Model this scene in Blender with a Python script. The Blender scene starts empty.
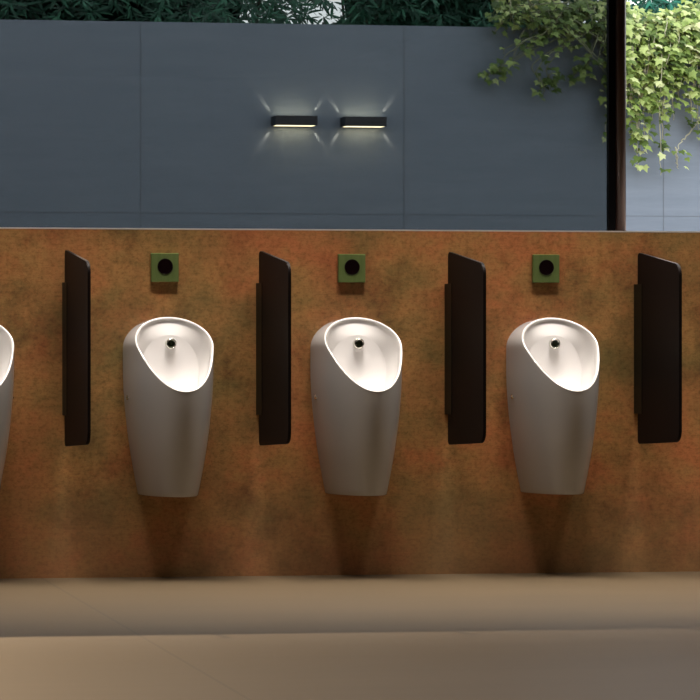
import bpy, bmesh, math, random
from mathutils import Vector, Matrix
R_ = random.Random(7)
PI = math.pi
sc = bpy.context.scene
COL = sc.collection

# ------------------------------------------------------------------ camera
FPX, CX, CY, ZD = 3025.0, -194.0, 355.0, 11.0
TH = math.atan(416.0 / FPX)
FW = Vector((math.sin(TH), math.cos(TH), 0)); RT = Vector((math.cos(TH), -math.sin(TH), 0)); UP = Vector((0, 0, 1))
CAM = -ZD * (FW + RT * ((350 - CX) / FPX)) + Vector((0, 0, 0.80))
cd = bpy.data.cameras.new('camera'); cam = bpy.data.objects.new('camera', cd); COL.objects.link(cam)
cam.location = CAM; cam.rotation_euler = (PI / 2, 0, -TH)
cd.sensor_width = 36; cd.lens = FPX / 700 * 36
cd.shift_x = (350 - CX) / 700; cd.shift_y = (CY - 350) / 700
cd.clip_end = 200
sc.camera = cam

def at(px, py, y):
    "point of the vertical plane y seen at a pixel (used to measure the place)"
    d = FW + RT * ((px - CX) / FPX) + UP * ((CY - py) / FPX)
    return CAM + d * ((y - CAM.y) / d.y)
def at_floor(px, py):
    d = FW + RT * ((px - CX) / FPX) + UP * ((CY - py) / FPX)
    return CAM + d * ((0 - CAM.z) / d.z)

# ------------------------------------------------------------------ materials
def mat(name, col=(.5, .5, .5), rough=.5, metal=0.0, coat=0.0, emit=None, es=0.0, spec=.5):
    m = bpy.data.materials.new(name); m.use_nodes = True
    b = m.node_tree.nodes['Principled BSDF']
    b.inputs['Base Color'].default_value = (*col, 1); b.inputs['Roughness'].default_value = rough
    b.inputs['Metallic'].default_value = metal; b.inputs['Coat Weight'].default_value = coat
    b.inputs['Specular IOR Level'].default_value = spec
    if emit: b.inputs['Emission Color'].default_value = (*emit, 1); b.inputs['Emission Strength'].default_value = es
    return m
def nodes(m): return m.node_tree.nodes, m.node_tree.links, m.node_tree.nodes['Principled BSDF']
def noise(nt, vec, scale, detail=6, rough=.6, mscale=(1, 1, 1), loc=(0, 0, 0)):
    mp = nt.nodes.new('ShaderNodeMapping'); mp.inputs['Scale'].default_value = mscale; mp.inputs['Location'].default_value = loc
    nt.links.new(vec, mp.inputs['Vector'])
    n = nt.nodes.new('ShaderNodeTexNoise'); n.inputs['Scale'].default_value = scale
    n.inputs['Detail'].default_value = detail; n.inputs['Roughness'].default_value = rough
    nt.links.new(mp.outputs[0], n.inputs['Vector']); return n.outputs['Fac']
def ramp(nt, fac, stops):
    r = nt.nodes.new('ShaderNodeValToRGB'); e = r.color_ramp.elements
    while len(e) < len(stops): e.new(.5)
    for k, (p, c) in enumerate(stops):
        e[k].position = p; e[k].color = (*c, 1) if len(c) == 3 else c
    nt.links.new(fac, r.inputs[0]); return r.outputs[0]
def mixc(nt, a, b, fac, mode='MIX'):
    n = nt.nodes.new('ShaderNodeMix'); n.data_type = 'RGBA'; n.blend_type = mode
    for s, v in ((n.inputs[0], fac), (n.inputs[6], a), (n.inputs[7], b)):
        if hasattr(v, 'links'): nt.links.new(v, s)
        else: s.default_value = v if not isinstance(v, tuple) else (*v, 1)
    return n.outputs[2]
def math_n(nt, op, a, b=0.0):
    n = nt.nodes.new('ShaderNodeMath'); n.operation = op
    for s, v in ((n.inputs[0], a), (n.inputs[1], b)):
        if hasattr(v, 'links'): nt.links.new(v, s)
        else: s.default_value = v
    return n.outputs[0]
def objco(nt):
    return nt.nodes.new('ShaderNodeTexCoord').outputs['Object']

# oxidised copper
M_copper = mat('copper_patina', rough=.55, metal=.0, spec=.35)
nt = M_copper.node_tree; N, L, B = nodes(M_copper); oc = objco(nt)
big = noise(nt, oc, 1.5, 4, .6, (1, 1, 1.6), (3.1, 0, 1.7))
med = noise(nt, oc, 5.5, 8, .7, (1, 1, 1.4), (0, 0, 5))
fine = noise(nt, oc, 60, 9, .8, (.85, 1, 1.15))
streak = noise(nt, oc, 55, 6, .7, (.25, 1, 3.5))
mixf = math_n(nt, 'ADD', math_n(nt, 'MULTIPLY', big, .6), math_n(nt, 'MULTIPLY', med, .4))
base = ramp(nt, mixf, [(.36, (.21, .16, .055)), (.45, (.36, .215, .074)), (.52, (.50, .255, .088)), (.60, (.57, .215, .08))])
dark = ramp(nt, noise(nt, oc, 2.6, 7, .75, (1, 1, .9), (8, 0, 2)), [(.36, (.36, .26, .25)), (.50, (1, 1, 1))])
c1 = mixc(nt, base, dark, .75, 'MULTIPLY')
rust = ramp(nt, noise(nt, oc, 2.1, 6, .65, (1, 1, .8), (1.3, 0, 4.4)), [(.47, (0, 0, 0)), (.62, (1, 1, 1))])
c1 = mixc(nt, c1, (.50, .155, .062), math_n(nt, 'MULTIPLY', rust, .5))
olive = ramp(nt, noise(nt, oc, 2.9, 7, .7, (1, 1, .9), (6.3, 0, 9.4)), [(.50, (0, 0, 0)), (.64, (1, 1, 1))])
c1 = mixc(nt, c1, (.20, .15, .055), math_n(nt, 'MULTIPLY', olive, .55))
sp = ramp(nt, fine, [(.38, (.42, .40, .38)), (.53, (1, 1, 1)), (.72, (1.0, 1.0, 1.0))])
c2 = mixc(nt, c1, sp, .7, 'MULTIPLY')
st = ramp(nt, streak, [(.35, (.72, .72, .70)), (.62, (1, 1, 1))])
c3 = mixc(nt, c2, st, .5, 'MULTIPLY')
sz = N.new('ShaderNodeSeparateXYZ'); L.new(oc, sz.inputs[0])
low = math_n(nt, 'MULTIPLY', ramp(nt, sz.outputs['Z'], [(.0, (1, 1, 1)), (.42, (0, 0, 0))]), .45)  # floor reflection on the lower wall, mixed into the colour
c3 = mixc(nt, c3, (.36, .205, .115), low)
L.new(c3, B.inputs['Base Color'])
bp = N.new('ShaderNodeBump'); bp.inputs['Strength'].default_value = .12; bp.inputs['Distance'].default_value = .004
L.new(fine, bp.inputs['Height']); L.new(bp.outputs[0], B.inputs['Normal'])

# floor: honed stone in very large slabs, one joint crossing the view
M_floor = mat('stone_floor', rough=.5, spec=.3)
nt = M_floor.node_tree; N, L, B = nodes(M_floor); oc = objco(nt)
fb = ramp(nt, noise(nt, oc, 1.2, 6, .6, (.25, 1, 1)), [(.3, (.080, .059, .035)), (.7, (.100, .074, .043))])
fs = ramp(nt, noise(nt, oc, 12, 5, .7, (.06, 1, 1)), [(.3, (.86, .86, .86)), (.7, (1, 1, 1))])
fc = mixc(nt, fb, fs, .6, 'MULTIPLY')
pa, pb = at_floor(45, 580), at_floor(250, 700)
dv = (pb - pa).normalized(); nv = Vector((-dv.y, dv.x, 0)); off = pa.dot(nv)
dt = N.new('ShaderNodeVectorMath'); dt.operation = 'DOT_PRODUCT'; L.new(oc, dt.inputs[0]); dt.inputs[1].default_value = nv
d1 = math_n(nt, 'SUBTRACT', dt.outputs['Value'], off)
d1 = math_n(nt, 'PINGPONG', d1, 3.0)
joint = math_n(nt, 'LESS_THAN', d1, .0050)
fc = mixc(nt, fc, (.035, .028, .02), math_n(nt, 'MULTIPLY', joint, .5))
L.new(fc, B.inputs['Base Color'])

M_plaster = mat('dark_plaster', (.22, .19, .16), .8)
M_ceiling = mat('ceiling_paint', (.30, .28, .26), .9)
# blue grey cladding
M_clad = mat('blue_grey_cladding', (.10, .125, .16), .6, spec=.3)
nt = M_clad.node_tree; N, L, B = nodes(M_clad); oc = objco(nt)
cb = ramp(nt, noise(nt, oc, 6, 8, .75, (.35, 1, 3)), [(.3, (.148, .180, .220)), (.7, (.186, .220, .262))])
L.new(cb, B.inputs['Base Color'])
M_joint = mat('joint_gap', (.13, .15, .175), .8)
M_ground = mat('garden_soil', (.06, .055, .045), .9)
M_cap = mat('pale_metal_cap', (.62, .58, .55), .5)
M_bronze = mat('bronze_tube', (.05, .024, .018), .34, .2)
M_black = mat('black_frame', (.003, .003, .0035), .5, spec=.08)
M_screen = mat('black_brown_panel', (.008, .0056, .0058), .5, spec=.10)
M_bracket = mat('olive_black_bracket', (.010, .010, .007), .45, spec=.2)
M_ceramic = mat('outer_ceramic_shaded', (.46, .455, .46), .14, coat=.4)  # outside of the bowl: shade put into a greyer colour
M_inner = mat('inner_ceramic_lit', (.80, .79, .785), .16, coat=.3)  # same ceramic inside, its brighter light put into the colour
M_chrome = mat('chrome', (.80, .80, .74), .22, 1.0)
M_hole = mat('dark_recess', (.05, .07, .03), .35, .5)
M_plate = mat('green_brushed_metal', (.16, .27, .06), .36, .55)
nt = M_plate.node_tree; N, L, B = nodes(M_plate); oc = objco(nt)
sx = N.new('ShaderNodeSeparateXYZ'); L.new(oc, sx.inputs[0])
pr = noise(nt, oc, 60, 4, .6, (1, 1, .15))
L.new(ramp(nt, pr, [(.3, (.20, .30, .10)), (.7, (.26, .36, .13))]), B.inputs['Base Color'])
M_sensor = mat('black_sensor_glass', (.006, .002, .003), .12, coat=.5)
M_lampbody = mat('anthracite_lamp_body', (.012, .014, .018), .45)
M_led = mat('warm_led_diffuser', (.9, .85, .7), .5, emit=(1, .80, .50), es=9)

# tinted glass
M_glass = bpy.data.materials.new('smoked_glass'); M_glass.use_nodes = True
nt = M_glass.node_tree; nt.nodes.clear()
o = nt.nodes.new('ShaderNodeOutputMaterial'); mx = nt.nodes.new('ShaderNodeMixShader'); tr = nt.nodes.new('ShaderNodeBsdfTransparent')
gl = nt.nodes.new('ShaderNodeBsdfGlossy'); gl.inputs['Roughness'].default_value = .02
TINT = .49
tr.inputs['Color'].default_value = (TINT * .96, TINT * 1.0, TINT * 1.0, 1)
mx.inputs[0].default_value = .04
nt.links.new(tr.outputs[0], mx.inputs[1]); nt.links.new(gl.outputs[0], mx.inputs[2]); nt.links.new(mx.outputs[0], o.inputs[0])

def leaf_mat(name, stops, trans=.35, rough=.5):
    m = bpy.data.materials.new(name); m.use_nodes = True; nt = m.node_tree; N, L, B = nodes(m)
    g = N.new('ShaderNodeNewGeometry')
    c = ramp(nt, g.outputs['Random Per Island'], stops)
    L.new(c, B.inputs['Base Color']); B.inputs['Roughness'].default_value = rough
    B.inputs['Specular IOR Level'].default_value = .3
    t = N.new('ShaderNodeBsdfTranslucent'); L.new(c, t.inputs[0])
    mx = N.new('ShaderNodeMixShader'); mx.inputs[0].default_value = trans
    L.new(B.outputs[0], mx.inputs[1]); L.new(t.outputs[0], mx.inputs[2])
    L.new(mx.outputs[0], N['Material Output'].inputs[0]); return m
M_ivy = leaf_mat('ivy_leaf', [(0, (.05, .085, .018)), (.3, (.13, .20, .045)), (.6, (.30, .40, .10)), (.85, (.48, .56, .20)), (1, (.72, .74, .42))])
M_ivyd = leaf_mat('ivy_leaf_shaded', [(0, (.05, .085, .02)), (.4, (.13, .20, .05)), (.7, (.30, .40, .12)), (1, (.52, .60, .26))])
M_vine = mat('ivy_stem', (.42, .40, .28), .7)
M_vined = mat('ivy_stem_woody', (.20, .21, .12), .7)
M_hedge = leaf_mat('evergreen_leaf', [(0, (.010, .040, .024)), (.6, (.022, .095, .055)), (1, (.05, .17, .10))], .2)
M_hedge2 = leaf_mat('teal_leaf', [(0, (.004, .045, .028)), (.6, (.010, .12, .075)), (1, (.025, .22, .14))], .25)
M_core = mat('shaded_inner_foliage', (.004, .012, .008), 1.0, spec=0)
M_bark = mat('bark', (.05, .04, .03), .9)

# ------------------------------------------------------------------ mesh helpers
def link(name, bm, m, parent=None, smooth=False, normals=True):
    if normals: bmesh.ops.recalc_face_normals(bm, faces=bm.faces[:])
    me = bpy.data.meshes.new(name); bm.to_mesh(me); bm.free()
    if smooth:
        for p in me.polygons: p.use_smooth = True
    me.materials.append(m)
    o = bpy.data.objects.new(name, me); COL.objects.link(o)
    if parent: o.parent = parent
    return o
def box(bm, x0, x1, y0, y1, z0, z1):
    v = [bm.verts.new((x, y, z)) for x in (x0, x1) for y in (y0, y1) for z in (z0, z1)]
    for f in ((0, 1, 3, 2), (4, 6, 7, 5), (0, 4, 5, 1), (2, 3, 7, 6), (0, 2, 6, 4), (1, 5, 7, 3)):
        bm.faces.new([v[i] for i in f])
def bevel(bm, w, seg=2):
    bmesh.ops.bevel(bm, geom=bm.edges[:], offset=w, segments=seg, affect='EDGES', profile=.5)
def boxo(name, dims, m, parent=None, bw=0):
    bm = bmesh.new(); box(bm, *dims)
    if bw: bevel(bm, bw)
    return link(name, bm, m, parent)
def cyl(bm, p0, p1, r0, r1=None, n=24, caps=True):
    r1 = r0 if r1 is None else r1
    p0, p1 = Vector(p0), Vector(p1); a = (p1 - p0).normalized()
    u = a.orthogonal().normalized(); w = a.cross(u)
    A = [bm.verts.new(p0 + (u * math.cos(2 * PI * k / n) + w * math.sin(2 * PI * k / n)) * r0) for k in range(n)]
    Bv = [bm.verts.new(p1 + (u * math.cos(2 * PI * k / n) + w * math.sin(2 * PI * k / n)) * r1) for k in range(n)]
    for k in range(n): bm.faces.new((A[k], A[(k + 1) % n], Bv[(k + 1) % n], Bv[k]))
    if caps: bm.faces.new(A[::-1]); bm.faces.new(Bv)
def tube(bm, pts, r0, r1, n=5):
    pts = [Vector(p) for p in pts]; rings = []
    for i, p in enumerate(pts):
        a = (pts[min(i + 1, len(pts) - 1)] - pts[max(i - 1, 0)]).normalized()
        u = a.cross(Vector((0, 1, 0.2))).normalized(); w = a.cross(u); r = r0 + (r1 - r0) * i / max(1, len(pts) - 1)
        rings.append([bm.verts.new(p + (u * math.cos(2 * PI * k / n) + w * math.sin(2 * PI * k / n)) * r) for k in range(n)])
    for a, b in zip(rings, rings[1:]):
        for k in range(n): bm.faces.new((a[k], a[(k + 1) % n], b[(k + 1) % n], b[k]))
def empty(name, label, cat, loc=(0, 0, 0), group=None):
    o = bpy.data.objects.new(name, None); COL.objects.link(o); o.location = loc; o.empty_display_size = .1
    o['label'] = label; o['category'] = cat
    if group: o['group'] = group
    return o
def struct(o): o['kind'] = 'structure'; return o
def dup(root, loc, label):
    r = root.copy(); COL.objects.link(r); r.location = loc; r['label'] = label
    for ch in list(root.children):
        c = ch.copy(); COL.objects.link(c); c.parent = r
        for g in list(ch.children):
            d = g.copy(); COL.objects.link(d); d.parent = c
    return r

# ------------------------------------------------------------------ the room
XL, XR, YB, ZC = -5.4, 3.6, -12.6, 3.0
ZW = 1.252                       # top of the copper wall
WT = .14
struct(boxo('floor', (XL - .1, XR + .1, YB - .1, WT, -.12, 0), M_floor))
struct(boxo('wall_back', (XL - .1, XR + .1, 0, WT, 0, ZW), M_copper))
struct(boxo('trim_1', (XL - .1, XR + .1, -.0006, WT + .0006, ZW, ZW + .005), M_cap))
struct(boxo('wall_left', (XL - .1, XL, YB, 0, 0, ZC), M_plaster))
struct(boxo('wall_right', (XR, XR + .1, YB, 0, 0, ZC), M_plaster))
struct(boxo('wall_front', (XL - .1, XR + .1, YB - .1, YB, 0, ZC), M_plaster))
struct(boxo('ceiling', (XL - .1, XR + .1, YB - .1, WT, ZC, ZC + .12), M_ceiling))
ZS = ZW + .005
# glazed opening over the wall: post, frame and smoked pane
xp0, xp1, xp2 = at(608.6, 200, .06).x, at(614.5, 200, .07).x, at(625, 200, .07).x
win = bpy.data.objects.new('window_1', None); COL.objects.link(win); struct(win)
win.location = (xp0, .07, ZS)
def wchild(name, bm, m, smooth=False):
    bmesh.ops.translate(bm, verts=bm.verts[:], vec=-Vector(win.location))
    return link(name, bm, m, win, smooth)
bm = bmesh.new(); box(bm, xp0, xp1, .060, .080, ZS, ZC); bevel(bm, .0015); wchild('frame', bm, M_black)
bm = bmesh.new(); cyl(bm, ((xp1 + xp2) / 2 + .001, .07, ZS), ((xp1 + xp2) / 2 + .001, .07, ZC), (xp2 - xp1) / 2 + .001, n=32); wchild('post', bm, M_bronze, True)
bm = bmesh.new(); box(bm, XL, xp0, .066, .074, ZS, ZC); wchild('glass_pane', bm, M_glass)
xg = at(722, 200, .07).x
bm = bmesh.new(); box(bm, xg, XR, .066, .074, ZS, ZC); wchild('glass_pane', bm, M_glass)  # added pane out of view, cuts sky light on the floor

# ------------------------------------------------------------------ garden
YG = 5.0
struct(boxo('ground', (-9, 9, WT, 12, -.12, -.02), M_ground))
zg = at(250, 23.3, YG).z
struct(boxo('wall_garden', (-9, 9, YG, YG + .15, -.02, zg), M_clad))
for k, px in enumerate((-124, 140.5, 404, 663.5)):
    x = at(px, 150, YG).x
    struct(boxo('trim_%d' % (k + 2), (x - .0022, x + .0022, YG - .0015, YG - .0002, -.02, zg - .002), M_joint))
zj = at(350, 214, YG).z
struct(boxo('trim_6', (-9, 9, YG - .0014, YG - .0002, zj - .0015, zj + .0015), M_joint))

# wall lamps
def make_wall_lamp(loc, label):
    W, H = .228, .050
    t = empty('wall_lamp', label, 'wall lamp', loc, 'up and down lights on the garden wall')
    bm = bmesh.new()
    for (a, b, c, d, e, f) in ((-W / 2, W / 2, -.085, -.075, -H / 2, H / 2), (-W / 2, W / 2, -.012, 0, -H / 2, H / 2),
                               (-W / 2, -W / 2 + .008, -.075, -.012, -H / 2, H / 2), (W / 2 - .008, W / 2, -.075, -.012, -H / 2, H / 2)):
        box(bm, a, b, c, d, e, f)
    link('housing', bm, M_lampbody, t)
    for s in (1, -1):
        bm = bmesh.new(); box(bm, -W / 2 + .009, W / 2 - .009, -.074, -.013, s * H / 2 - .0012 - (.009 * (s > 0)), s * H / 2 + .008 - (.009 * (s > 0)))
        link('diffuser', bm, M_led, t)
    for sx_ in (1, -1):
        for sz_ in (1, -1):
            l = bpy.data.lights.new('beam', 'SPOT'); l.energy = 4.5; l.color = (1, .80, .58); l.spot_size = math.radians(20); l.spot_blend = 1.0; l.shadow_soft_size = .002
            o = bpy.data.objects.new('beam', l); COL.objects.link(o); o.parent = t
            o.location = (sx_ * (W / 2 - .010), -.009, sz_ * (H / 2 + .003))
            d = Vector((sx_ * .55, .15, sz_ * .80)); o.rotation_euler = d.to_track_quat('-Z', 'Y').to_euler()
    for sz_ in (1, -1):
        l = bpy.data.lights.new('glow', 'AREA'); l.energy = .42 if sz_ < 0 else .22; l.color = (1, .80, .52); l.shape = 'RECTANGLE'; l.size = W - .03; l.size_y = .04
        o = bpy.data.objects.new('glow', l); COL.objects.link(o); o.parent = t
        o.location = (0, -.043, sz_ * (H / 2 + .006)); o.rotation_euler = (0 if sz_ < 0 else PI, 0, 0)
    return t
p = at(296.3, 120.5, YG - .08); make_wall_lamp((p.x, YG - .0025, p.z), 'slim black wall lamp on blue garden wall, further from the ivy')
p = at(365.6, 121.5, YG - .08); make_wall_lamp((p.x, YG - .0025, p.z), 'slim black wall lamp on blue garden wall, nearer the ivy')

# ------------------------------------------------------------------ urinals
def lerp_tab(tab, z):
    for (z0, a), (z1, b) in zip(tab, tab[1:]):
        if z <= z1: t = max(0, (z - z0) / (z1 - z0)); return a + (b - a) * t
    return tab[-1][1]
def smooth_tab(tab, z):
    zs = [t[0] for t in tab]; z = min(max(z, zs[0]), zs[-1]); i = max(k for k in range(len(zs) - 1) if zs[k] <= z)
    p = [tab[max(0, i - 1)], tab[i], tab[i + 1], tab[min(len(tab) - 1, i + 2)]]
    h = p[2][0] - p[1][0]; t = (z - p[1][0]) / h
    m0 = (p[2][1] - p[0][1]) / (p[2][0] - p[0][0]) * h; m1 = (p[3][1] - p[1][1]) / (p[3][0] - p[1][0]) * h
    return (2*t**3 - 3*t*t + 1) * p[1][1] + (t**3 - 2*t*t + t) * m0 + (-2*t**3 + 3*t*t) * p[2][1] + (t**3 - t*t) * m1
ZB, ZTIP, ZA, ZT = .303, .666, .825, .936
WTAB = [(.303, .103), (.38, .1185), (.47, .134), (.58, .148), (.70, .157), (.83, .158), (1.0, .158)]
DTAB = [(.303, .232), (.47, .264), (.60, .280), (.70, .286), (1.0, .286)]
NE = 2.08
def Wz(z):
    w = smooth_tab(WTAB, z)
    if z > ZA: w *= max(0, 1 - ((z - ZA) / (ZT - ZA)) ** 2.0) ** .5
    return w
def Dz(z): return smooth_tab(DTAB, z)
def dplane(z):
    s = (z - ZTIP) / (ZT - ZTIP); return Dz(ZTIP) * (1 - s) + .034 * s
def sect(z, a):
    return Wz(z) * max(0, math.cos(a)) ** (2 / NE), Dz(z) * max(0, math.sin(a)) ** (2 / NE)
def urinal_body():
    bm = bmesh.new(); NB, NT, NU = 26, 44, 26
    zs = [ZB + (ZTIP - ZB) * k / NB for k in range(NB)] + [ZTIP + (ZT - ZTIP) * (1 - math.cos(PI * k / NT)) / 2 for k in range(NT + 1)]
    rows = []; rim_r, rim_l = [], []
    for i, z in enumerate(zs):
        am = PI / 2
        if z > ZTIP: am = math.asin(min(1, (dplane(z) / Dz(z)) ** (NE / 2)))
        R, Lh = [], []
        for k in range(NU + 1):
            x, d = sect(z, am * k / NU)
            R.append(bm.verts.new((x, -d - .0006, z))); Lh.append(bm.verts.new((-x, -d - .0006, z)))
        rows.append((R, Lh))
        if z >= ZTIP - 1e-9: rim_r.append(Vector(R[-1].co)); rim_l.append(Vector(Lh[-1].co))
    for (R0, L0), (R1, L1) in zip(rows, rows[1:]):
        for k in range(NU):
            bm.faces.new((R0[k], R0[k + 1], R1[k + 1], R1[k])); bm.faces.new((L0[k + 1], L0[k], L1[k], L1[k + 1]))
    # rounded foot and flat underside
    R, Lh = rows[0]; loop = R + Lh[::-1]
    prev = loop
    for (k, dz) in ((.985, -.004), (.955, -.0058), (.5, -.0058), (.02, -.0058)):
        cur = [bm.verts.new((v.co.x * k, v.co.y * k - .0006 * (1 - k) if k > .9 else v.co.y * k, v.co.z + dz)) for v in loop]
        for a, b, c, d in zip(prev, prev[1:], cur[1:], cur): bm.faces.new((a, b, d if False else c, d))
        prev = cur
    # rim and bowl
    loop0 = rim_r + rim_l[-2:0:-1]
    c = Vector((0, (loop0[0].y + rim_r[-1].y) / 2, (ZTIP + ZT) / 2)); nrm = Vector((0, -(ZT - ZTIP), -(rim_r[-1].y - loop0[0].y) * -1)).normalized()
    M = len(loop0)
    def ins(k, h): return [c + (q - c) * k + nrm * h for q in loop0]
    loops = [loop0, ins(.990, .0030), ins(.972, .0042), ins(.952, .0026), ins(.938, -.002), ins(.925, -.010)]
    last = loops[-1]
    back = []
    for q in loop0:
        s = (q.z - ZTIP) / (ZT - ZTIP)
        back.append(Vector((q.x * (.74 + .02 * s), -(.047 + .007 * s + .072 * (1 - s) ** 2), .50 + .372 * s)))
    for t in (.15, .32, .5, .68, .84, .95, .985, 1):
        cur = []
        for q, a, b in zip(loop0, last, back):
            s = (q.z - ZTIP) / (ZT - ZTIP); bul = math.sin(PI * t) * (.10 + .9 * (1 - s) ** 1.5)
            pnt = a.lerp(b, t); pnt += Vector((q.x * .05 * math.sin(PI * t), -.022 * bul, -.045 * bul)); cur.append(pnt)
        loops.append(cur)
    cb = Vector((0, -.051, .70))
    for k in (.985, .85, .6, .3, .02):
        loops.append([cb + (q - cb) * k + Vector((0, .004 * (1 - k), 0)) for q in back])
    vl = [[bm.verts.new(q) for q in lp] for lp in loops]
    for A, Bv in zip(vl, vl[1:]):
        for k in range(M): bm.faces.new((A[k], A[(k + 1) % M], Bv[(k + 1) % M], Bv[k]))
    bm.faces.new(vl[-1])
    inner = set(v for lp in vl[1:] for v in lp)
    for f in bm.faces:
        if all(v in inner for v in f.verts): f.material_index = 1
    bmesh.ops.remove_doubles(bm, verts=bm.verts[:], dist=2e-5)
    bmesh.ops.dissolve_degenerate(bm, edges=bm.edges[:], dist=1e-6)
    return bm
def make_urinal(loc, label):
    t = empty('urinal', label, 'urinal', loc, 'urinals along the copper wall')
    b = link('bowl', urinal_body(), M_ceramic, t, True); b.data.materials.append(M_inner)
    bm = bmesh.new(); zc = .841; y = -.049
    n = 28; prof = [(.0175, 0), (.0195, -.004), (.0195, -.018), (.0180, -.022), (.0145, -.0225), (.0135, -.020), (.0125, -.007)]
    rings = [[bm.verts.new((r * math.cos(2 * PI * k / n), y + d, zc + r * math.sin(2 * PI * k / n))) for k in range(n)] for r, d in prof]
    for a, b in zip(rings, rings[1:]):
        for k in range(n): bm.faces.new((a[k], a[(k + 1) % n], b[(k + 1) % n], b[k]))
    bmesh.ops.translate(bm, verts=bm.verts[:], vec=(.003, 0, 0)); noz = link('spray_nozzle', bm, M_chrome, t, True); noz['label'] = 'round chrome spray nozzle'
    bm = bmesh.new(); cyl(bm, (0, y, zc), (0, y - .008, zc), .0119, n=24); cyl(bm, (0, y - .008, zc), (0, y - .0125, zc), .007, .005, n=6); cyl(bm, (0, y - .0081, zc + .0095), (0, y - .015, zc + .0095), .002, n=6)
    bmesh.ops.translate(bm, verts=bm.verts[:], vec=(.003, 0, 0)); ns = link('spray_insert', bm, M_hole, noz)
    for s in (-1, 1):
        x, d = sect(.648, .16); x2, d2 = sect(.648, .18)
        tv = Vector((x2 - x, d2 - d)).normalized(); nx, ny = abs(tv.y), abs(tv.x)
        pc = Vector((s * x, -d, .648)); nv_ = Vector((s * nx, -ny, 0))
        bm = bmesh.new(); cyl(bm, pc - nv_ * .003, pc + nv_ * .003, .0095, .0085, 16); cyl(bm, pc + nv_ * .003, pc + nv_ * .0055, .0045, .003, 16)
        k = link('screw_cap', bm, M_chrome, t); k['label'] = 'small chrome screw cap on the side'
    return t
UX = [at(px, 355, 0).x for px in (-32.3, 165.6, 352.4, 547.4)]
ul = ['white oval urinal cut off by the picture edge, without a flush plate in view', '',
      'white wall-hung urinal directly under the middle one of three green flush plates',
      'white wall-hung urinal under the green flush plate nearest the bronze post']
ul[1] = 'white urinal under a green flush plate, next to the urinal cut off by picture edge'
u0 = make_urinal((UX[1], -.0004, 0), ul[1])
for k in (0, 2, 3): dup(u0, (UX[k], -.0004, 0), ul[k])

# ------------------------------------------------------------------ flush plates
def make_plate(loc, label):
    t = empty('flush_plate', label, 'flush plate', loc, 'flush plates above the urinals')
    bm = bmesh.new(); box(bm, -.0505, .0505, -.013, 0, -.0515, .0515); bevel(bm, .0015)
    link('cover', bm, M_plate, t)
    bm = bmesh.new(); n = 36; zc = .004
    prof = [(.0285, -.0130), (.0285, -.0146), (.0272, -.0150), (.0262, -.0142)]
    rings = [[bm.verts.new((r * math.cos(2 * PI * k / n), d, zc + r * math.sin(2 * PI * k / n))) for k in range(n)] for r, d in prof]
    for a, b in zip(rings, rings[1:]):
        for k in range(n): bm.faces.new((a[k], a[(k + 1) % n], b[(k + 1) % n], b[k]))
    link('ring', bm, M_bracket, t, True)
    bm = bmesh.new(); cyl(bm, (0, -.0128, zc), (0, -.0143, zc), .0264, n=36); link('sensor_window', bm, M_sensor, t)['label'] = 'round black sensor window'
    return t
pl = ['green square flush plate on copper wall, farthest from the bronze post', 'green square flush plate on copper wall, middle one of three', 'green square flush plate on copper wall, nearest the bronze post']
pp = [at(px, py, -.01) for px, py in ((164.9, 267.5), (351.8, 268.2), (546.0, 268.6))]
f0 = make_plate((pp[0].x, -.0003, pp[0].z), pl[0])
for k in (1, 2): dup(f0, (pp[k].x, -.0003, pp[k].z), pl[k])

# ------------------------------------------------------------------ dividers
def round_poly(pts, radii, seg=8):
    out = []; n = len(pts)
    for i in range(n):
        p = Vector(pts[i]); a = (Vector(pts[i - 1]) - p).normalized(); b = (Vector(pts[(i + 1) % n]) - p).normalized(); r = radii[i]
        ang = a.angle(b); dd = r / math.tan(ang / 2); cc = p + (a + b).normalized() * (r / math.sin(ang / 2))
        s = p + a * dd - cc; e = p + b * dd - cc; tot = s.angle(e); ax = 1 if s.x * e.y - s.y * e.x > 0 else -1
        for k in range(seg + 1):
            th = ax * tot * k / seg; out.append(cc + Vector((s.x * math.cos(th) - s.y * math.sin(th), s.x * math.sin(th) + s.y * math.cos(th))))
    return out
def make_divider(loc, label):
    t = empty('urinal_divider', label, 'divider', loc, 'black dividers between the urinals')
    pts = [(-.029, 1.177), (-.389, 1.122), (-.389, .490), (-.029, .473)]
    poly = round_poly(pts, (.014, .042, .040, .014))
    bm = bmesh.new(); A = [bm.verts.new((.003, p.x, p.y)) for p in poly]; Bv = [bm.verts.new((.014, p.x, p.y)) for p in poly]
    n = len(A); f1 = bm.faces.new(A); f2 = bm.faces.new(Bv[::-1])
    for k in range(n): bm.faces.new((A[k], Bv[k], Bv[(k + 1) % n], A[(k + 1) % n]))
    bmesh.ops.bevel(bm, geom=[e for f in (f1, f2) for e in f.edges], offset=.0012, segments=2, affect='EDGES')
    link('panel', bm, M_screen, t)
    bm = bmesh.new(); z0, z1 = .584, 1.060
    box(bm, .0008, .0029, -.070, 0, z0, z1); box(bm, .0142, .0200, -.074, 0, z0, z1); box(bm, .0029, .0142, -.0285, 0, z0, z1)
    link('wall_bracket', bm, M_bracket, t)['label'] = 'long wall bracket gripping the panel'
    return t
dl = ['black divider with rounded corners, nearest the urinal cut off by the picture edge', 'black divider standing between the first two green flush plates counted from the cut-off urinal',
      'black divider between the middle flush plate and the flush plate nearest the post', 'widest looking black divider, below the bronze post and beyond the flush plate nearest it']
DX = [at(px, 355, 0).x for px in (62.0, 255.8, 444.3, 633.6)]
d0 = make_divider((DX[0], -.0004, 0), dl[0])
for k in (1, 2, 3): dup(d0, (DX[k], -.0004, 0), dl[k])

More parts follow.
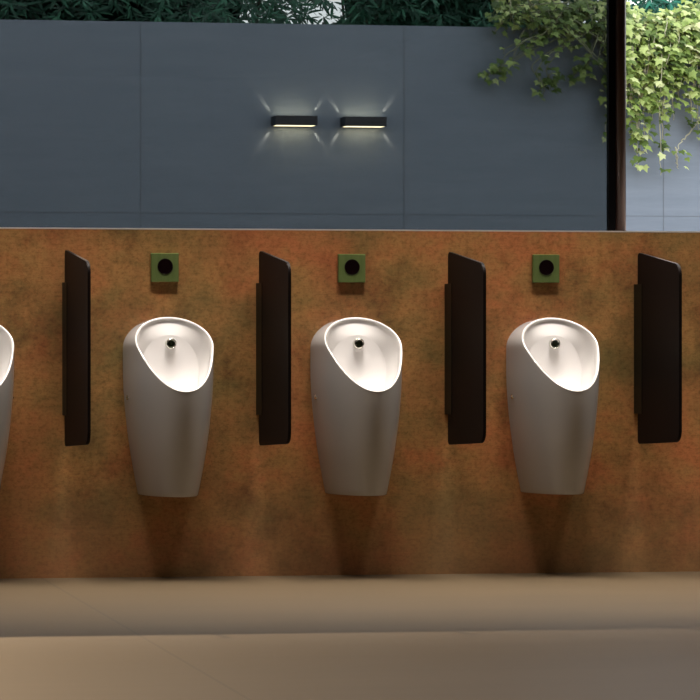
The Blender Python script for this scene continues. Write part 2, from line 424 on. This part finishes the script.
# ------------------------------------------------------------------ plants
IVY = [(0, 0), (.16, -.10), (.42, -.12), (.36, .10), (.52, .34), (.26, .40), (0, .95), (-.26, .40), (-.52, .34), (-.36, .10), (-.42, -.12), (-.16, -.10)]
def add_leaf(bm, pos, nrm, tip, size, outline, bend=.18):
    nrm = nrm.normalized(); tip = (tip - nrm * tip.dot(nrm)).normalized(); sd = tip.cross(nrm)
    vs = []
    for (a, b) in outline:
        vs.append(bm.verts.new(pos + (sd * a + tip * b - nrm * bend * (a * a * 1.6 + b * b * .8)) * size))
    c = bm.verts.new(pos + tip * .22 * size)
    for k in range(len(vs)): bm.faces.new((c, vs[k], vs[(k + 1) % len(vs)]))
def rv(s=1): return Vector((R_.uniform(-s, s), R_.uniform(-s, s), R_.uniform(-s, s)))
def ivy(name, label, strands, lm, sm, lsize, base):
    t = empty(name, label, 'ivy', base)
    lb, sb = bmesh.new(), bmesh.new(); b0 = Vector(base)
    for (pts, dens, sz) in strands:
        q = []
        P = [Vector((p[0], p[1] if p[2] > zg + .01 else min(p[1], YG - .012), p[2])) for p in pts]
        for i in range(len(P) - 1):
            p0 = P[max(0, i - 1)]; p1 = P[i]; p2 = P[i + 1]; p3 = P[min(len(P) - 1, i + 2)]
            for k in range(6):
                u = k / 6; q.append(.5 * ((2 * p1) + (p2 - p0) * u + (2 * p0 - 5 * p1 + 4 * p2 - p3) * u * u + (3 * p1 - p0 - 3 * p2 + p3) * u ** 3))
        q.append(P[-1]); q = [v + rv(.006) for v in q]
        tube(sb, [v - b0 for v in q], .0048, .0018)
        for a, b in zip(q, q[1:]):
            ln = (b - a).length; n = ln * dens; n = int(n) + (R_.random() < n - int(n))
            for _ in range(n):
                p = a.lerp(b, R_.random()); sdx = R_.choice((-1, 1))
                o = Vector((sdx * R_.uniform(.0, .045), -R_.uniform(.005, .05), R_.uniform(-.02, .03)))
                s = lsize * sz * R_.uniform(.6, 1.3)
                nr = Vector((R_.uniform(-.6, .6), -1, R_.uniform(.3, 2.0)))
                tp = Vector((sdx * R_.uniform(0, .8), -.2, -1))
                add_leaf(lb, p + o - b0, nr, tp, s, IVY)
    link('leaves', lb, lm, t, normals=False); link('stems', sb, sm, t, True)
    return t
def W_(px, py, y): return at(px, py, y)
st = []
# curtain of ivy falling over the garden wall beyond the post
for k in range(96):
    px = R_.uniform(612, 742); f = (px - 626) / 110
    ln = R_.uniform(55, 118)
    if R_.random() < .35: ln *= .5
    if 655 < px < 700: ln = min(ln, R_.uniform(55, 96))
    y0 = YG - R_.uniform(.02, .16); top = R_.uniform(13, 26) - (8 if px > 680 else 0) + (10 if 640 < px < 650 else 0)
    x1 = px + R_.uniform(-10, 10)
    st.append(([W_(px + R_.uniform(-12, 12), top + 14, YG + .12), W_(px, top, YG - .0), W_((px + x1) / 2, top + ln * .5, y0), W_(x1, top + ln, YG - R_.uniform(.02, .09))], R_.uniform(34, 60), 1.0))
for (px, a, b, dn) in ((632, 60, 132, 30), (641, 70, 158, 26), (639, 90, 172, 24), (634, 60, 150, 22), (646, 80, 142, 26), (652, 60, 118, 20), (661, 60, 176, 13), (664, 80, 150, 16), (693, 70, 128, 28), (699, 60, 135, 26), (706, 60, 150, 24), (674, 60, 120, 10)):
    st.append(([W_(px + 4, a, YG - .1), W_(px - 2, (a + b) / 2, YG - .09), W_(px, b, YG - .03)], dn * 1.9, 1.0))
st.append(([W_(700, 118, YG - .03), W_(688, 135, YG - .03), W_(680, 144, YG - .05), W_(676, 156, YG - .05), W_(678, 168, YG - .04)], 3, .7))
st.append(([W_(676, 148, YG - .05), W_(678, 168, YG - .04)], 55, .85))
b_ = W_(672, 14, YG); ivy('hanging_ivy', 'bright green ivy curtain hanging over garden wall in the open gap beside bronze post', st, M_ivy, M_vine, .044, (b_.x, YG - .05, zg))
# sprawling ivy behind the smoked glass
st = []
tips = [(489, 78), (500, 72), (508, 66), (516, 58), (526, 50), (540, 96), (549, 90), (536, 84), (574, 76), (583, 70), (592, 62), (520, 44), (504, 54), (600, 66), (603, 58), (560, 50), (492, 22), (500, 12), (512, 30), (534, 40), (580, 48), (596, 40)]
for i, (tx, ty) in enumerate(tips):
    rx = R_.uniform(545, 625); r0 = R_.uniform(4, 16)
    if i in (8, 9, 10, 13, 14): rx = R_.uniform(600, 622)
    mx_, my = (rx + tx) / 2 + R_.uniform(-4, 8), min(ty - 8, (r0 + ty) / 2 - R_.uniform(0, 10))
    if i in (5, 6, 7): mx_, my = tx + 2, 60
    st.append(([W_(rx + 6, r0 + 8, YG + .10), W_(rx, r0, YG - .02), W_(mx_, max(4, my), YG - R_.uniform(.06, .2)), W_(tx + (4 if tx < 590 else -2), ty - 6, YG - R_.uniform(.05, .12)), W_(tx, ty, YG - .05)], 17 if i not in (5, 6, 7) else 15, .95))
for _ in range(44):
    px = R_.uniform(498, 622); py = R_.uniform(-4, 16); e = px + R_.uniform(-30, 26); ey = py + R_.uniform(16, 34)
    e = max(e, 494)
    st.append(([W_(px + 6, py + 10, YG + .12), W_(px, py, YG - .03), W_((px + e) / 2, (py + ey) / 2 - 2, YG - R_.uniform(.06, .2)), W_(e, ey, YG - .06)], 18, 1.0))
for (px, py) in ((490, 74), (497, 70), (541, 88), (546, 80), (583, 70), (575, 74)):
    st.append(([W_(px + 6, py - 8, YG - .06), W_(px, py, YG - .05), W_(px - 3, py + 5, YG - .04)], 90, 1.0))
# bare arching stems
for (a, b, c, d) in ((545, 14, 604, 66), (556, 24, 606, 74), (530, 20, 575, 50), (560, 14, 606, 48), (540, 34, 500, 62)):
    st.append(([W_(a, b, YG - .1), W_((a * .6 + c * .4), b * .65 + d * .35 - 3, YG - .18), W_((a * .2 + c * .8), b * .25 + d * .75 - 1, YG - .15), W_(c, d, YG - .1)], 4, .7))
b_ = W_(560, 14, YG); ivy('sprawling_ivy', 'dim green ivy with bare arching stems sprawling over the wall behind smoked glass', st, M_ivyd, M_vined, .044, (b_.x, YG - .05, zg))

LANCE = [(0, 0), (.07, .25), (.085, .5), (.05, .8), (0, 1), (-.05, .8), (-.085, .5), (-.07, .25)]
def shrub(name, label, x0, x1, y0, z0, z1, n, lm, thin=0.0, core=True, light=1.0):
    cx = (x0 + x1) / 2
    t = empty(name, label, 'shrub', (cx, y0, -.02)); b0 = Vector((cx, y0, -.02))
    lb = bmesh.new()
    clusters = n // 9
    for _ in range(clusters):
        x = R_.uniform(x0, x1); z = R_.uniform(z0, z1); 
        q = R_.random()
        if q < .64: z = R_.uniform(2.5, 3.02)
        elif q < .88: z = z1 - .55 * R_.random() ** .6 * 1.0
        y = y0 - abs(R_.gauss(.12, .14)) + .05
        ctr = Vector((x, y, z)); ax = Vector((R_.uniform(-.8, .8), -1, R_.uniform(-.7, .5))).normalized()
        for k in range(9):
            d = (ax * .5 + rv(1)).normalized(); d.z -= .25
            nr = Vector((R_.uniform(-.6, .6), -.6, R_.uniform(.2, 1)))
            if abs(nr.normalized().dot(d.normalized())) > .95: continue
            add_leaf(lb, ctr + d * .01 - b0, nr, d, R_.uniform(.05, .115), LANCE, .12)
    link('leaves', lb, lm, t, normals=False)
    sb = bmesh.new()
    for _ in range(int((x1 - x0) * 7) + 4):
        x = R_.uniform(x0 + .1, x1 - .1); tube(sb, [Vector((x, y0 + .15, -.02)) - b0, Vector((x + R_.uniform(-.1, .1), y0 + .1, 1.4)) - b0, Vector((x + R_.uniform(-.2, .2), y0 + R_.uniform(-.05, .1), z1 - .2)) - b0], .018, .006, 6)
    link('stems', sb, M_bark, t, True)
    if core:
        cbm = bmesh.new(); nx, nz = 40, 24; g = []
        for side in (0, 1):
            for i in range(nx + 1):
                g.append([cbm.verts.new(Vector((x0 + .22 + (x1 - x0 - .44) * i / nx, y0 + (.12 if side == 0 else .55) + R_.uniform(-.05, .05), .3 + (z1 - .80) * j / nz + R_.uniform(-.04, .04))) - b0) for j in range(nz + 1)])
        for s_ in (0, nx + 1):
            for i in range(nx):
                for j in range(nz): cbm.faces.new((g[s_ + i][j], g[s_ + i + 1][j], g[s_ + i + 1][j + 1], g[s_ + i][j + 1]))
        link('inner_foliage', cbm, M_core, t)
    return t
YH = 6.1
gx0, gx1 = at(284, 10, YH).x, at(339, 10, YH).x
px_ = at(616, 10, YH).x
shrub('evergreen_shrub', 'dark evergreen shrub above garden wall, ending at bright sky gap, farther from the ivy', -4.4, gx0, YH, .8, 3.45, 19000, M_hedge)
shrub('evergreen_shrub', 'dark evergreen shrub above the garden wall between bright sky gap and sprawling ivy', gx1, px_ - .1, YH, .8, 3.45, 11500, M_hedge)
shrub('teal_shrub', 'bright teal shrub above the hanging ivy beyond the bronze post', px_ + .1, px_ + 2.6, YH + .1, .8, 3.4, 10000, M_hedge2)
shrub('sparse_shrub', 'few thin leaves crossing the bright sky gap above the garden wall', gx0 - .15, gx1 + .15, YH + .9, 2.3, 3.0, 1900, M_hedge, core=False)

# ------------------------------------------------------------------ light
w = bpy.data.worlds.new('world'); sc.world = w; w.use_nodes = True
nt = w.node_tree; bg = nt.nodes['Background']
tc = nt.nodes.new('ShaderNodeTexCoord'); sxyz = nt.nodes.new('ShaderNodeSeparateXYZ'); nt.links.new(tc.outputs['Generated'], sxyz.inputs[0])
nt.links.new(ramp(nt, sxyz.outputs['Z'], [(0, (.90, .90, .90)), (.5, (.86, .90, .96))]), bg.inputs['Color'])
bg.inputs['Strength'].default_value = 3.2
def lamp(kind, name, loc, tgt, energy, col, **kw):
    l = bpy.data.lights.new(name, kind); l.energy = energy; l.color = col
    for k, v in kw.items(): setattr(l, k, v)
    o = bpy.data.objects.new(name, l); COL.objects.link(o); o.location = loc
    o.rotation_euler = (Vector(tgt) - Vector(loc)).to_track_quat('-Z', 'Y').to_euler(); return o
# low sun over the garden, throwing the shadow of the copper wall on the floor
dsh = -at_floor(350, 632.5).y
lamp('SUN', 'sun', (-2, 6, 5), (-2 - .06, 6 - dsh, 5 - ZW), 7.2, (1, .62, .34), angle=math.radians(.6))
# ceiling spots, one for each urinal bay
for k, x in enumerate(UX + [UX[3] + .70]):
    lamp('SPOT', 'ceiling_spot', (x + .08, -.45, 2.9), (x + .05, -.80, 0), 125, (1, .89, .78), spot_size=math.radians(62), spot_blend=1.0, shadow_soft_size=.13)
for x in UX:
    lamp('SPOT', 'bowl_spot', (x - .14, -.80, 2.9), (x - .005, -.12, .85), 150, (1, .93, .90), spot_size=math.radians(7.2), spot_blend=.7, shadow_soft_size=.03)
o_ = lamp('AREA', 'wall_wash_fill', (-.4, -.55, 2.94), (-.4, -.85, 0), 78, (1, .88, .76), shape='RECTANGLE', size=7.6, size_y=.08, spread=math.radians(66))  # added wash without a fitting, evens the light on the copper wall
o_.rotation_euler = (-math.atan(.30 / 2.94) * 1, 0, 0)
lamp('AREA', 'room_fill', (.3, -4.2, 2.95), (.3, -4.2, 0), 12, (1, .80, .60), shape='RECTANGLE', size=6, size_y=2)  # added soft fill for floor and urinal fronts, no fixture there

sc.view_settings.view_transform = 'Standard'; sc.view_settings.look = 'None'
sc.cycles.max_bounces = 8; sc.cycles.transparent_max_bounces = 12
sc.cycles.use_denoising = True
